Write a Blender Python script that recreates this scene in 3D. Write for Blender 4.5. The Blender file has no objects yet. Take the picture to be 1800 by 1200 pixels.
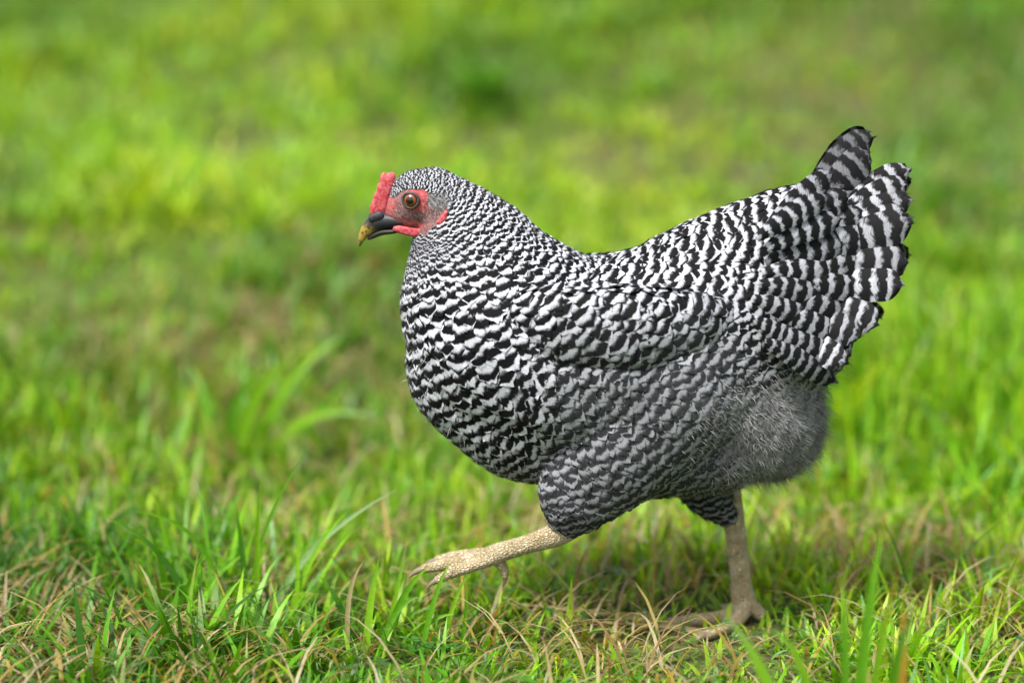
import bpy, bmesh, math, random
import numpy as np
from mathutils import Vector, Matrix
from mathutils.bvhtree import BVHTree

random.seed(7); rng = np.random.default_rng(11)
SC = bpy.context.scene
COL = SC.collection

# ------------------------------------------------------------------ camera
PITCH = math.radians(12.0)
FPX = 5000.0                      # focal length in photo pixels (100 mm on a 36 mm sensor, 1800 px wide)
DIST = 2.5
ZC = 0.268
cp, sp = math.cos(PITCH), math.sin(PITCH)
CAM = np.array([0.0, -DIST * cp, ZC + DIST * sp])
cam = bpy.data.cameras.new('camera'); co = bpy.data.objects.new('camera', cam); COL.objects.link(co)
co.location = CAM; co.rotation_euler = (math.pi / 2 - PITCH, 0, 0)
cam.lens = 100; cam.sensor_width = 36; cam.clip_start = 0.05; cam.clip_end = 1000
cam.dof.use_dof = True; cam.dof.focus_distance = DIST - 0.05; cam.dof.aperture_fstop = 2.0
SC.camera = co

# ------------------------------------------------------------------ light
SUN_EL, SUN_AZ = math.radians(58), math.radians(-140)   # high, over the camera's left shoulder, seen through thin cloud
world = bpy.data.worlds.new('World'); SC.world = world; world.use_nodes = True
nt = world.node_tree; bg = nt.nodes['Background']
sky = nt.nodes.new('ShaderNodeTexSky'); sky.sky_type = 'NISHITA'; sky.sun_disc = False
sky.sun_elevation = SUN_EL; sky.sun_rotation = SUN_AZ
sky.dust_density = 4.0; sky.air_density = 1.0; sky.ozone_density = 0.6
hsv = nt.nodes.new('ShaderNodeHueSaturation'); hsv.inputs['Saturation'].default_value = 0.45
nt.links.new(sky.outputs[0], hsv.inputs['Color']); nt.links.new(hsv.outputs[0], bg.inputs[0])
bg.inputs[1].default_value = 0.062
sun = bpy.data.lights.new('sun', 'SUN'); so = bpy.data.objects.new('sun', sun); COL.objects.link(so)
sun.energy = 1.5; sun.angle = math.radians(11); sun.color = (1.0, 0.96, 0.9)
sdir = Vector((math.sin(SUN_AZ) * math.cos(SUN_EL), math.cos(SUN_AZ) * math.cos(SUN_EL), math.sin(SUN_EL)))
so.rotation_euler = sdir.to_track_quat('Z', 'Y').to_euler()
SC.view_settings.view_transform = 'Standard'; SC.view_settings.look = 'None'
SC.view_settings.gamma = 1; SC.view_settings.exposure = 2.15; SC.view_settings.use_curve_mapping = False
SC.cycles.max_bounces = 7; SC.cycles.diffuse_bounces = 3; SC.cycles.transmission_bounces = 4
SC.cycles.transparent_max_bounces = 6; SC.cycles.use_denoising = True

# ------------------------------------------------------------------ helpers
def P(px, py, Y=0.0):
    """world point at depth Y seen at photo pixel (px, py)"""
    a = (px - 900.0) / FPX; b = -(py - 600.0) / FPX
    d = np.array([a, cp + b * sp, -sp + b * cp])
    t = (Y - CAM[1]) / d[1]
    return CAM + d * t
def profile(pts):
    """photo-pixel profile coordinates of points on the hen, the far flank mirrored onto the near one"""
    x = pts[:, 0]; z = pts[:, 2] - CAM[2]; y = -np.abs(pts[:, 1]) - CAM[1]
    dep = y * cp - z * sp; up = y * sp + z * cp
    return 900 + FPX * x / dep, 600 - FPX * up / dep
MPP = 1 / 2000.0                  # metres per photo pixel at the hen

def nnoise(x, y, s, seed=0):
    """smooth value noise 0..1"""
    r = np.random.default_rng(seed).random((64, 64))
    u = x / s + 1000.37; v = y / s + 1000.71
    i = np.floor(u).astype(int); j = np.floor(v).astype(int)
    f = u - i; g = v - j; f = f * f * (3 - 2 * f); g = g * g * (3 - 2 * g)
    a = r[i % 64, j % 64]; b = r[(i + 1) % 64, j % 64]; c = r[i % 64, (j + 1) % 64]; d = r[(i + 1) % 64, (j + 1) % 64]
    return (a * (1 - f) + b * f) * (1 - g) + (c * (1 - f) + d * f) * g

def mesh_np(name, V, F, mat=None, parent=None, attrs=None, cols=None, smooth=True):
    """V (n,3), F (m,k) uniform polygons -> object; per-vertex float attrs and colours"""
    me = bpy.data.meshes.new(name)
    V = np.ascontiguousarray(V, np.float32); F = np.ascontiguousarray(F, np.int32)
    me.vertices.add(len(V)); me.vertices.foreach_set('co', V.ravel())
    m, k = F.shape
    me.loops.add(m * k); me.loops.foreach_set('vertex_index', F.ravel())
    me.polygons.add(m); me.polygons.foreach_set('loop_start', np.arange(0, m * k, k, dtype=np.int32))
    me.polygons.foreach_set('use_smooth', np.full(m, smooth))
    for n, a in (attrs or {}).items():
        me.attributes.new(n, 'FLOAT', 'POINT').data.foreach_set('value', np.ascontiguousarray(a, np.float32))
    for n, a in (cols or {}).items():
        c = np.ones((len(V), 4), np.float32); c[:, :3] = a
        me.attributes.new(n, 'FLOAT_COLOR', 'POINT').data.foreach_set('color', c.ravel())
    me.update(calc_edges=True); me.validate()
    if mat: me.materials.append(mat)
    o = bpy.data.objects.new(name, me); COL.objects.link(o)
    if parent is not None: attach(o, parent)
    return o
def attach(o, parent):
    o.parent = parent
    o.matrix_parent_inverse = world_of(parent).inverted()
def world_of(o):
    m = Matrix.LocRotScale(o.location, o.rotation_euler, o.scale)
    return (world_of(o.parent) @ o.matrix_parent_inverse @ m) if o.parent else m
def tag(o, label=None, cat=None, group=None, kind=None):
    for k, v in (('label', label), ('category', cat), ('group', group), ('kind', kind)):
        if v: o[k] = v
    return o
def empty(name, loc):
    o = bpy.data.objects.new(name, None); COL.objects.link(o); o.location = loc; o.empty_display_size = .03
    return o

class G:                          # tiny node-graph helper
    def __init__(s, name):
        s.m = bpy.data.materials.new(name); s.m.use_nodes = True
        s.t = s.m.node_tree; s.out = s.t.nodes['Material Output']; s.b = s.t.nodes['Principled BSDF']
    def n(s, typ, **kw):
        x = s.t.nodes.new('ShaderNode' + typ)
        for k, v in kw.items():
            if k.startswith('i_'):
                key = k[2:]; key = int(key) if key.isdigit() else key
                s.put(x.inputs[key], v)
            else: setattr(x, k, v)
        return x
    def put(s, sock, v):
        if isinstance(v, bpy.types.NodeSocket): s.t.links.new(v, sock)
        else: sock.default_value = v
    def math(s, op, a, b=0.0, c=0.0):
        x = s.n('Math', operation=op); s.put(x.inputs[0], a); s.put(x.inputs[1], b); s.put(x.inputs[2], c); return x.outputs[0]
    def mix(s, f, a, b, blend='MIX'):
        x = s.n('Mix', data_type='RGBA', blend_type=blend)
        s.put(x.inputs[0], f); s.put(x.inputs[6], a); s.put(x.inputs[7], b); return x.outputs[2]
    def attr(s, name): return s.n('Attribute', attribute_name=name)
    def noise(s, scale, detail=3, vec=None, rough=.5):
        x = s.n('TexNoise'); x.inputs['Scale'].default_value = scale; x.inputs['Detail'].default_value = detail
        x.inputs['Roughness'].default_value = rough
        if vec is None: vec = s.n('TexCoord').outputs['Object']
        s.put(x.inputs['Vector'], vec); return x.outputs['Fac']
    def ramp(s, f, lo, hi, a=0.0, b=1.0):
        x = s.n('MapRange', interpolation_type='SMOOTHSTEP')
        s.put(x.inputs[0], f); x.inputs[1].default_value = lo; x.inputs[2].default_value = hi
        x.inputs[3].default_value = a; x.inputs[4].default_value = b; return x.outputs[0]
    def bump(s, h, strength, dist):
        x = s.n('Bump'); x.inputs['Strength'].default_value = strength; x.inputs['Distance'].default_value = dist
        s.put(x.inputs['Height'], h); s.put(s.b.inputs['Normal'], x.outputs[0])
    def bsdf(s, color, rough=.5, spec=.5, **kw):
        s.put(s.b.inputs['Base Color'], color); s.put(s.b.inputs['Roughness'], rough)
        s.b.inputs['Specular IOR Level'].default_value = spec
        for k, v in kw.items(): s.put(s.b.inputs[k.replace('_', ' ')], v)
        return s.m

# ------------------------------------------------------------------ materials
def leaf_material():
    g = G('leaf')
    c = g.attr('Col').outputs['Color']
    n = g.noise(260, 2); c2 = g.mix(g.ramp(n, .3, .7, .0, .35), c, g.mix(1.0, c, (.55, .62, .5, 1), 'MULTIPLY'))
    g.bsdf(c2, .42, .35)
    tr = g.n('BsdfTranslucent'); g.put(tr.inputs[0], g.mix(1.0, c2, (1.25, 1.15, .5, 1), 'MULTIPLY'))
    mx = g.n('MixShader'); mx.inputs[0].default_value = .48
    g.t.links.new(g.b.outputs[0], mx.inputs[1]); g.t.links.new(tr.outputs[0], mx.inputs[2])
    g.t.links.new(mx.outputs[0], g.out.inputs[0])
    return g.m
def soil_material():
    g = G('soil')
    n = g.noise(9, 6); n2 = g.noise(1.1, 4); n3 = g.noise(140, 4)
    c = g.mix(g.ramp(n, .35, .65), (.045, .085, .012, 1), (.10, .085, .035, 1))
    c = g.mix(g.ramp(n2, .4, .62), c, (.07, .14, .015, 1))
    c = g.mix(g.ramp(n3, .4, .7), c, (.05, .035, .018, 1))
    g.bump(n3, .8, .01)
    return g.bsdf(c, .9, .2)
def feather_material():
    g = G('barred_feather')
    bar = g.attr('bar').outputs['Fac']; side = g.attr('side').outputs['Fac']
    wh = g.attr('white').outputs['Fac']; bk = g.attr('black').outputs['Fac']; rnd = g.attr('rand').outputs['Fac']; mess = g.attr('mess').outputs['Fac']
    s2 = g.math('MULTIPLY', side, side)
    x = g.math('ADD', bar, g.math('MULTIPLY', s2, .16))
    comb = g.n('CombineXYZ'); g.put(comb.inputs[0], bar); g.put(comb.inputs[1], side); g.put(comb.inputs[2], g.math('MULTIPLY', rnd, 40))
    nz = g.noise(1.4, 3, comb.outputs[0])
    x = g.math('ADD', x, g.math('MULTIPLY', g.math('SUBTRACT', nz, .5), .5))
    x6 = g.math('MULTIPLY', x, 2 * math.pi)
    s = g.math('SINE', g.math('ADD', x6, g.math('MULTIPLY', g.math('SINE', x6), .45)))
    nb2 = g.noise(2.3, 2, comb.outputs[0])
    s = g.math('ADD', s, g.math('MULTIPLY', mess, g.math('SUBTRACT', g.math('MULTIPLY', nb2, 3.2), 1.75)))
    # barbs: fine streaks slanting outward to the tip
    barb = g.math('SUBTRACT', bar, g.math('MULTIPLY', g.math('ABSOLUTE', side), .55))
    c2 = g.n('CombineXYZ'); g.put(c2.inputs[0], g.math('MULTIPLY', barb, 22)); g.put(c2.inputs[1], g.math('MULTIPLY', rnd, 90))
    g.put(c2.inputs[2], g.math('MULTIPLY', side, 1.5))
    st = g.noise(1.0, 2, c2.outputs[0])
    s = g.math('ADD', s, g.math('MULTIPLY', g.math('SUBTRACT', st, .5), 1.15))
    soft = g.attr('soft').outputs['Fac']
    mh = g.ramp(s, -.22, .80); ms = g.ramp(s, -1.5, 1.7)
    m = g.math('ADD', g.math('MULTIPLY', mh, g.math('SUBTRACT', 1.0, soft)), g.math('MULTIPLY', ms, soft))
    val = g.math('ADD', bk, g.math('MULTIPLY', m, g.math('SUBTRACT', wh, bk)))
    val = g.math('MULTIPLY', val, g.ramp(st, .2, .8, .70, 1.2))
    cc = g.n('CombineColor')
    g.put(cc.inputs[0], g.math('MULTIPLY', val, .96)); g.put(cc.inputs[1], g.math('MULTIPLY', val, .99)); g.put(cc.inputs[2], g.math('MULTIPLY', val, 1.09))
    g.bump(st, .12, .001)
    return g.bsdf(cc.outputs[0], .65, .07, Sheen_Weight=.02, Sheen_Roughness=.5)
def down_material():
    g = G('down'); c = g.attr('Col').outputs['Color']
    return g.bsdf(c, .8, .1, Sheen_Weight=.15)
def body_material():
    g = G('hen_skin'); c = g.attr('Col').outputs['Color']; red = g.attr('red').outputs['Fac']
    sp_ = g.noise(900, 2); sm = g.noise(260, 3)
    c2 = g.mix(g.math('MULTIPLY', g.ramp(sp_, .5, .6), g.math('MULTIPLY', g.attr('stub').outputs['Fac'], .85)), c, (.03, .028, .028, 1))
    c2 = g.mix(g.math('MULTIPLY', g.ramp(sm, .45, .7), g.math('MULTIPLY', red, .5)), c2, (.50, .18, .18, 1))
    g.bump(g.noise(520, 3), .6, .0012)
    return g.bsdf(c2, .55, .35, Subsurface_Weight=.12, Subsurface_Radius=(.004, .001, .0006), Subsurface_Scale=1.0)
def comb_material():
    g = G('comb_flesh'); n = g.noise(420, 4); v = g.n('TexVoronoi'); v.inputs['Scale'].default_value = 620
    g.put(v.inputs['Vector'], g.n('TexCoord').outputs['Object'])
    c = g.mix(g.ramp(n, .38, .66), (.33, .03, .042, 1), (.46, .10, .115, 1))
    g.bump(v.outputs['Distance'], .12, .0008)
    return g.bsdf(c, .45, .4, Subsurface_Weight=.25, Subsurface_Radius=(.006, .0015, .001), Subsurface_Scale=1.0)
def beak_material():
    g = G('horn'); c = g.attr('Col').outputs['Color']; n = g.noise(330, 4)
    g.bump(n, .15, .001)
    return g.bsdf(g.mix(g.ramp(n, .46, .62, 0, .85), c, (.02, .018, .015, 1)), .48, .3)
def scale_material():
    g = G('leg_scales'); tc = g.n('TexCoord').outputs['Object']
    mp = g.n('Mapping'); g.put(mp.inputs[0], tc); mp.inputs['Scale'].default_value = (.8, .8, 1.1)
    v = g.n('TexVoronoi', feature='DISTANCE_TO_EDGE'); v.inputs['Scale'].default_value = 400; g.put(v.inputs['Vector'], mp.outputs[0])
    n = g.noise(70, 4); n2 = g.noise(480, 3)
    c = g.mix(g.ramp(n, .35, .65), (.36, .28, .155, 1), (.49, .41, .27, 1))
    c = g.mix(g.math('MULTIPLY', g.ramp(n2, .58, .70), .8), c, (.08, .06, .035, 1))
    c = g.mix(g.ramp(v.outputs[0], .0, .10, .45, 0), c, (.20, .14, .07, 1))
    g.bump(g.ramp(v.outputs[0], 0, .25), .9, .0018)
    return g.bsdf(c, .45, .4)
def flat_material(name, c, rough=.5, spec=.5, **kw):
    return G(name).bsdf((*c, 1), rough, spec, **kw)

M_LEAF, M_SOIL, M_FEATHER, M_DOWN, M_BODY = leaf_material(), soil_material(), feather_material(), down_material(), body_material()
M_COMB, M_HORN, M_SCALE = comb_material(), beak_material(), scale_material()
M_EYE = flat_material('eye_rim', (.03, .025, .022), .35)
M_PUPIL = flat_material('pupil', (.004, .004, .004), .06, .6)
def iris_material():
    g = G('iris'); n = g.noise(900, 3)
    return g.bsdf(g.mix(g.ramp(n, .35, .65), (.22, .055, .006, 1), (.12, .025, .004, 1)), .12, .6)
M_IRIS = iris_material()
M_CLAW = flat_material('claw', (.16, .12, .08), .4)

# ------------------------------------------------------------------ ground
def gz(x, y):
    x = np.asarray(x, float); y = np.asarray(y, float)
    far = np.clip((np.hypot(x, y) - .6) / 1.2, 0, 1)
    h = (nnoise(x, y, .55, 3) - .5) * .035 + (nnoise(x, y, .17, 4) - .5) * .014
    big = (nnoise(x, y, 2.6, 5) - .5) * .10
    u = np.clip(y - .45, 0, 13); rise = .15 * u * u / (u + .5)
    near = np.exp(-((x - .2) ** 2 + y ** 2) / .1)
    return h * (1 - .8 * near) + big * far + rise
def ground():
    a = np.linspace(-4, 4, 161); b = np.concatenate([np.linspace(-3, 9, 201)])
    ax = np.concatenate([[-400, -120, -40, -15, -7], a, [7, 15, 40, 120, 400]])
    by = np.concatenate([[-400, -100, -25, -8, -4.5], b, [11, 14, 20, 40, 120, 400]])
    X, Y = np.meshgrid(ax, by); Z = gz(X, Y)
    V = np.stack([X.ravel(), Y.ravel(), Z.ravel()], 1)
    n, m = X.shape; i = np.arange(n * m).reshape(n, m)
    F = np.stack([i[:-1, :-1].ravel(), i[:-1, 1:].ravel(), i[1:, 1:].ravel(), i[1:, :-1].ravel()], 1)
    tag(mesh_np('ground', V, F, M_SOIL), kind='structure')
ground()

# ------------------------------------------------------------------ grass
def blades(root, h, w, az, bend, col, rows=4, face=None, tip=None, curl=None):
    """arrays of grass blades -> V, F(tri), C ; az lean azimuth, bend 0..1.4 (how far it arches over)"""
    n = len(h); s = np.linspace(0, 1, rows + 1)[None, :]
    ang0 = (bend * .35)[:, None]; ang = ang0 + bend[:, None] * s ** 1.3      # angle from vertical along the blade
    ds = h[:, None] / rows
    hor = np.cumsum(np.concatenate([np.zeros((n, 1)), np.sin(ang[:, 1:]) * ds], 1), 1)
    ver = np.cumsum(np.concatenate([np.zeros((n, 1)), np.cos(ang[:, 1:]) * ds], 1), 1)
    cx, sx = np.cos(az)[:, None], np.sin(az)[:, None]
    c = np.stack([root[:, :1] + hor * cx, root[:, 1:2] + hor * sx, root[:, 2:3] + ver], 2)
    fa = (az + np.pi / 2 if face is None else face)[:, None]
    tw = fa + (rng.normal(0, .5, (n, 1))) * s
    wd = w[:, None] * .5 * np.clip(np.minimum(.55 + s * 1.6, 1.0) * (1 - s ** 2.2), 0, 1)
    side = np.stack([np.cos(tw) * wd, np.sin(tw) * wd, np.zeros_like(wd)], 2)
    L = c - side; R = c + side
    V = np.empty((n, 2 * rows + 1, 3))
    V[:, 0:2 * rows:2] = L[:, :rows]; V[:, 1:2 * rows:2] = R[:, :rows]; V[:, -1] = c[:, -1]
    f = []
    for k in range(rows - 1): f += [[2 * k, 2 * k + 1, 2 * k + 3], [2 * k, 2 * k + 3, 2 * k + 2]]
    f.append([2 * rows - 2, 2 * rows - 1, 2 * rows])
    f = np.array(f); nv = 2 * rows + 1
    F = (np.arange(n)[:, None, None] * nv + f[None]).reshape(-1, 3)
    tipc = col if tip is None else tip
    q = np.empty(nv); q[0:2 * rows:2] = s[0, :rows]; q[1:2 * rows:2] = s[0, :rows]; q[-1] = 1
    q = np.clip((q - .55) / .45, 0, 1)[None, :, None]
    C = col[:, None, :] * (1 - q) + tipc[:, None, :] * q
    return V.reshape(-1, 3), F, C.reshape(-1, 3)

GREENS = np.array([(.10, .30, .008), (.165, .40, .010), (.26, .48, .013), (.05, .18, .009), (.38, .55, .03), (.16, .36, .11)])
GREENS = GREENS[[3, 0, 1, 2, 4, 5]]
DRY = np.array([(.42, .33, .17), (.36, .27, .12), (.50, .42, .26), (.26, .16, .07), (.40, .29, .07)])
def at_ground(px, py):
    """where the ray through a photo pixel meets the rising meadow"""
    d = P(px, py, 0) - CAM; lo, hi = .5, 8.0
    for _ in range(40):
        m = .5 * (lo + hi); q = CAM + d * m
        if q[2] > float(gz(q[0], q[1])): lo = m
        else: hi = m
    q = CAM + d * lo; return q[0], q[1]
def spot(x, y, px, py, r):
    a, b = at_ground(px, max(py, -20)); return np.exp(-(((x - a) / r) ** 2 + ((y - b) / (r * 1.4)) ** 2))
def colours(n, x, y, dryness):
    pw = nnoise(x, y, .35, 21) * .4 + nnoise(x, y, 1.1, 22) * .35 + nnoise(x, y, 2.9, 23) * .25
    dark = spot(x, y, 840, 150, .13) + .8 * spot(x, y, -60, 30, .40) + .6 * spot(x, y, 1840, 190, .25) + .3 * spot(x, y, 1780, 30, .4) + .5 * spot(x, y, 120, 650, .12)  # upper corner spots put lens darkening into the grass colour; first is a clump
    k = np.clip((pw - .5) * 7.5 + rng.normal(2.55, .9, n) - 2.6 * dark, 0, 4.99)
    c = GREENS[np.minimum(k.astype(int), 4)].copy()
    blue = rng.random(n) < .07; c[blue] = GREENS[5]
    dry = rng.random(n) < dryness
    c[dry] = DRY[rng.integers(0, 5, dry.sum())]
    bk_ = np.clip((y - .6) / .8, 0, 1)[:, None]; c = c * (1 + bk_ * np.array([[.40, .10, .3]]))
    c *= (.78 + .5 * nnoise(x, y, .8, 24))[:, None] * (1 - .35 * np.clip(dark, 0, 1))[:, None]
    return c * rng.uniform(.55, 1.35, (n, 1)), dry
def dry_patch(x, y):
    """where the turf is worn and dead stalks show: in front of the hen, and a few bare places behind"""
    n1 = np.clip((nnoise(x, y, .30, 31) - .42) * 2.4, 0, 1) * .6 + np.clip((nnoise(x, y, .13, 33) - .45) * 2, 0, 1) * .5
    front = np.clip((.32 - y) / .4, .10, 1)
    extra = sum(spot(x, y, *q) for q in ((200, 575, .16), (490, 570, .17), (950, 915, .07), (1600, 1000, .07), (1340, 140, .30), (1560, 60, .35), (60, 470, .2), (1200, 1150, .10), (1010, 950, .08), (1120, 1010, .07), (1480, 980, .05), (180, 1140, .08), (560, 1010, .06), (1000, 1130, .07), (1700, 1080, .08), (600, 440, .14), (1700, 420, .16)))
    return np.clip(n1 * front + extra * 1.05, 0, 1.5)
def tallness(x, y):
    """how long the turf grows: cropped round the hen, longer behind her and to the left"""
    t = nnoise(x, y, .5, 41) * .5 + nnoise(x, y, .22, 42) * .5
    t = np.clip((t - .28) * 1.9, 0, 1)
    d = np.clip((y - .22) / .35, 0, 1)
    left = np.clip((-x - .08) / .2, 0, 1) * np.clip((y + .3) / .3, 0, 1)
    lush = np.clip(sum(spot(x, y, *q) for q in ((330, 690, .16), (520, 700, .12), (150, 760, .14), (1640, 730, .16), (1760, 800, .14), (1560, 640, .14), (330, 1000, .10))), 0, 1)
    bare = np.clip(sum(spot(x, y, *q) for q in ((200, 590, .17), (490, 585, .17), (1340, 150, .3))), 0, 1)
    t = t * (1 - .8 * bare)
    return np.clip(t + .25 * lush, 0, 1.3) * np.maximum(np.maximum(d, .8 * left), .25)

def turf(name, n, xr, yr, hmin, hmax, wmin, wmax, rows, dryness, cam_keep=None, tuft=.5):
    x = rng.uniform(*xr, n); y = rng.uniform(*yr, n)
    nt_ = int(n / 28); tx = rng.uniform(*xr, nt_); ty = rng.uniform(*yr, nt_)
    tsz = rng.uniform(.012, .035, nt_)
    tk = rng.random(n) < tuft; ti = rng.integers(0, nt_, n)
    ra = rng.uniform(0, 2 * np.pi, n); rr = np.abs(rng.normal(0, 1, n))
    x = np.where(tk, tx[ti] + np.cos(ra) * rr * tsz[ti], x); y = np.where(tk, ty[ti] + np.sin(ra) * rr * tsz[ti], y)
    if cam_keep is not None:
        ok = np.abs(x) < cam_keep + .36 * (y - CAM[1]); x, y, tk, ra, rr = x[ok], y[ok], tk[ok], ra[ok], rr[ok]
    n = len(x)
    T = tallness(x, y)
    h = hmin + (hmax - hmin) * np.clip(T * rng.uniform(.5, 1.15, n) + rng.normal(0, .06, n), 0, 1.1)
    h = np.where(tk, h * 1.2, h * .9)
    # trodden short where the hen sets her foot
    fx, fy = P(1310, 1085, .035)[:2]
    h = h * (1 - .50 * np.clip(1.6 - np.hypot((x - fx + .03) / .10, (y - fy + .07) / .17), 0, 1))
    az = np.where(tk, ra + rng.normal(0, .5, n), rng.uniform(0, 2 * np.pi, n))
    bend = np.abs(rng.normal(.62, .42, n)) + .38 * np.clip((y - .6) / .6, 0, 1) + .28 * np.clip((.3 - y) / .3, 0, 1) + np.where(tk, .08 * rr, 0)
    w = rng.uniform(wmin, wmax, n) * (.75 + .5 * T)
    dp = dry_patch(x, y)
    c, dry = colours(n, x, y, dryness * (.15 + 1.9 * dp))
    h = np.where(dry, h * .6, h); w = np.where(dry, w * .65, w); bend = np.where(dry, bend * 1.25 + .15, bend)
    tip = c.copy(); bt = (rng.random(n) < .12) & ~dry; tip[bt] = DRY[rng.integers(0, 5, bt.sum())]
    root = np.stack([x, y, gz(x, y) - .003], 1)
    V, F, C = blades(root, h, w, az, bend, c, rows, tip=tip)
    return tag(mesh_np(name, V, F, M_LEAF, cols={'Col': C}), 'dense green meadow grass mixed with dry blades', 'grass', kind='stuff')
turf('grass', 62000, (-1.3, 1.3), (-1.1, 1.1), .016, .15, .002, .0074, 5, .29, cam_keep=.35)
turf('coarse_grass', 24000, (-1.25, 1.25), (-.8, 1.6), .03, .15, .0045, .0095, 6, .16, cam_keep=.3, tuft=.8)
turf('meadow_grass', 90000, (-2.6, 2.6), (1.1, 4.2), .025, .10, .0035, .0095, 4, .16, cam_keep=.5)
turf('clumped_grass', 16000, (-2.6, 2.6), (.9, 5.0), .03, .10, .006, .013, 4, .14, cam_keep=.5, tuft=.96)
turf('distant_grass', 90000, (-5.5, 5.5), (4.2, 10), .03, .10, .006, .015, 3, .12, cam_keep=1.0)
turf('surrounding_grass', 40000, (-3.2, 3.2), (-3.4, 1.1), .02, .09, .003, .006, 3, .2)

def litter(n, xr, yr):
    """dry stalks lying over each other between the living blades"""
    x = rng.uniform(*xr, n); y = rng.uniform(*yr, n)
    k = rng.random(n) < .25 + .9 * dry_patch(x, y); x, y = x[k], y[k]; n = len(x)
    fx, fy = P(1310, 1085, .035)[:2]; k = np.hypot((x - fx + .02) / .07, (y - fy + .05) / .11) > 1; x, y = x[k], y[k]; n = len(x)
    L = rng.uniform(.02, .11, n); az = rng.uniform(0, 2 * np.pi, n)
    c = DRY[rng.integers(0, 5, n)] * rng.uniform(.7, 1.2, (n, 1))
    root = np.stack([x, y, gz(x, y) + rng.uniform(.0, .012, n)], 1)
    V, F, C = blades(root, L, rng.uniform(.0014, .0042, n), az, rng.uniform(1.1, 1.35, n), c, 4, face=az + np.pi / 2)
    tag(mesh_np('dry_straw', V, F, M_LEAF, cols={'Col': C}), 'tangled tan straw lying between the short grass blades', 'straw', kind='stuff')
litter(23000, (-1.3, 1.3), (-1.0, .9))

def clover(n, xr, yr):
    x = rng.uniform(*xr, n); y = rng.uniform(*yr, n)
    k = nnoise(x, y, .22, 51) > .5; x, y = x[k], y[k]; n = len(x)
    V, F, C = [], [], []
    for i in range(n):
        zc = float(gz(x[i], y[i])) + random.uniform(.008, .03); base = np.array([x[i], y[i], zc])
        r0 = random.uniform(.004, .0085); a0 = random.uniform(0, 6.3)
        col = np.array(random.choice([(.05, .19, .02), (.08, .24, .02), (.045, .15, .025)])) * random.uniform(.8, 1.2)
        tilt = np.array([random.uniform(-.35, .35), random.uniform(-.5, .1)])
        for l in range(3):
            a = a0 + l * 2.094; d = np.array([math.cos(a), math.sin(a)]); e = np.array([-d[1], d[0]])
            o = len(V)
            for (s, t, z) in ((.05, 0, 0), (.6, -.55, .10), (1.25, -.6, .16), (1.5, 0, .05), (1.25, .6, .16), (.6, .55, .10)):
                q = d * s * r0 + e * t * r0
                V.append(base + np.array([q[0], q[1], z * r0 + q @ tilt])); C.append(col)
            for f in ((0, 1, 2), (0, 2, 3), (0, 3, 4), (0, 4, 5)): F.append([o + v for v in f])
    tag(mesh_np('clover', np.array(V), np.array(F), M_LEAF, cols={'Col': np.array(C)}), 'small three leaved clover growing low between the grass blades', 'clover', kind='stuff')
clover(2600, (-1.0, 1.0), (-.7, .8))

# ------------------------------------------------------------------ hen: body
HEN = empty('hen', (P(1310, 1085, .035)[0], 0, 0))
tag(HEN, 'black and white barred hen striding left through the grass with one foot lifted', 'hen')
bpy.context.view_layer.update()

def ball_chain(bm, chain, sub=10):
    """chain of (px, py, r, halfwidth, yoffset) in photo pixels -> dense overlapping ellipsoids"""
    for a, b in zip(chain[:-1], chain[1:]):
        for k in range(sub + 1):
            t = k / sub; q = [u * (1 - t) + v * t for u, v in zip(a, b)]
            c = P(q[0], q[1], -abs(q[4]) * MPP); r = q[2] * MPP; w = q[3] * MPP
            if q[4] > 0: c[1] = -c[1]
            bmesh.ops.create_icosphere(bm, subdivisions=3, radius=1, matrix=Matrix.Translation(c) @ Matrix.Diagonal((r, w, r, 1)))
def solidify(bm, voxel, smooth_it, fac=.5):
    me = bpy.data.meshes.new('tmp'); bm.to_mesh(me); bm.free()
    o = bpy.data.objects.new('tmp', me); COL.objects.link(o)
    r = o.modifiers.new('r', 'REMESH'); r.mode = 'VOXEL'; r.voxel_size = voxel
    s = o.modifiers.new('s', 'SMOOTH'); s.factor = fac; s.iterations = smooth_it
    dg = bpy.context.evaluated_depsgraph_get(); dg.update()
    m2 = bpy.data.meshes.new_from_object(o.evaluated_get(dg))
    bpy.data.objects.remove(o); bpy.data.meshes.remove(me)
    V = np.empty(len(m2.vertices) * 3, np.float32); m2.vertices.foreach_get('co', V); V = V.reshape(-1, 3)
    F = np.empty(len(m2.loops), np.int32); m2.loops.foreach_get('vertex_index', F)
    N = np.empty(len(m2.vertices) * 3, np.float32); m2.vertices.foreach_get('normal', N); N = N.reshape(-1, 3)
    bpy.data.meshes.remove(m2)
    return V, F.reshape(-1, 4), N

bm = bmesh.new()
ball_chain(bm, [(697, 374, 21, 17, 0), (712, 368, 34, 26, 0), (735, 350, 51, 32, 0), (762, 345, 50, 36, 0), (790, 366, 56, 42, 0), (815, 402, 78, 54, 0),
                (836, 458, 116, 80, 0), (860, 535, 156, 118, 0), (905, 597, 188, 150, 0), (1000, 636, 184, 168, 0),
                (1100, 636, 190, 172, 0), (1200, 625, 206, 160, 0), (1280, 590, 190, 135, 0)])
ball_chain(bm, [(860, 640, 146, 110, 0), (935, 698, 152, 118, 0), (1050, 715, 150, 125, 0)])
ball_chain(bm, [(1230, 560, 165, 120, 0), (1325, 505, 152, 90, 0), (1395, 450, 122, 55, 0), (1450, 430, 92, 30, 0), (1480, 420, 70, 16, 0)])
ball_chain(bm, [(1380, 520, 130, 65, 0), (1440, 530, 85, 38, 0), (1470, 530, 62, 20, 0)])
ball_chain(bm, [(1250, 640, 190, 140, 0), (1325, 725, 120, 112, 0), (1345, 745, 100, 95, 0)])
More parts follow.
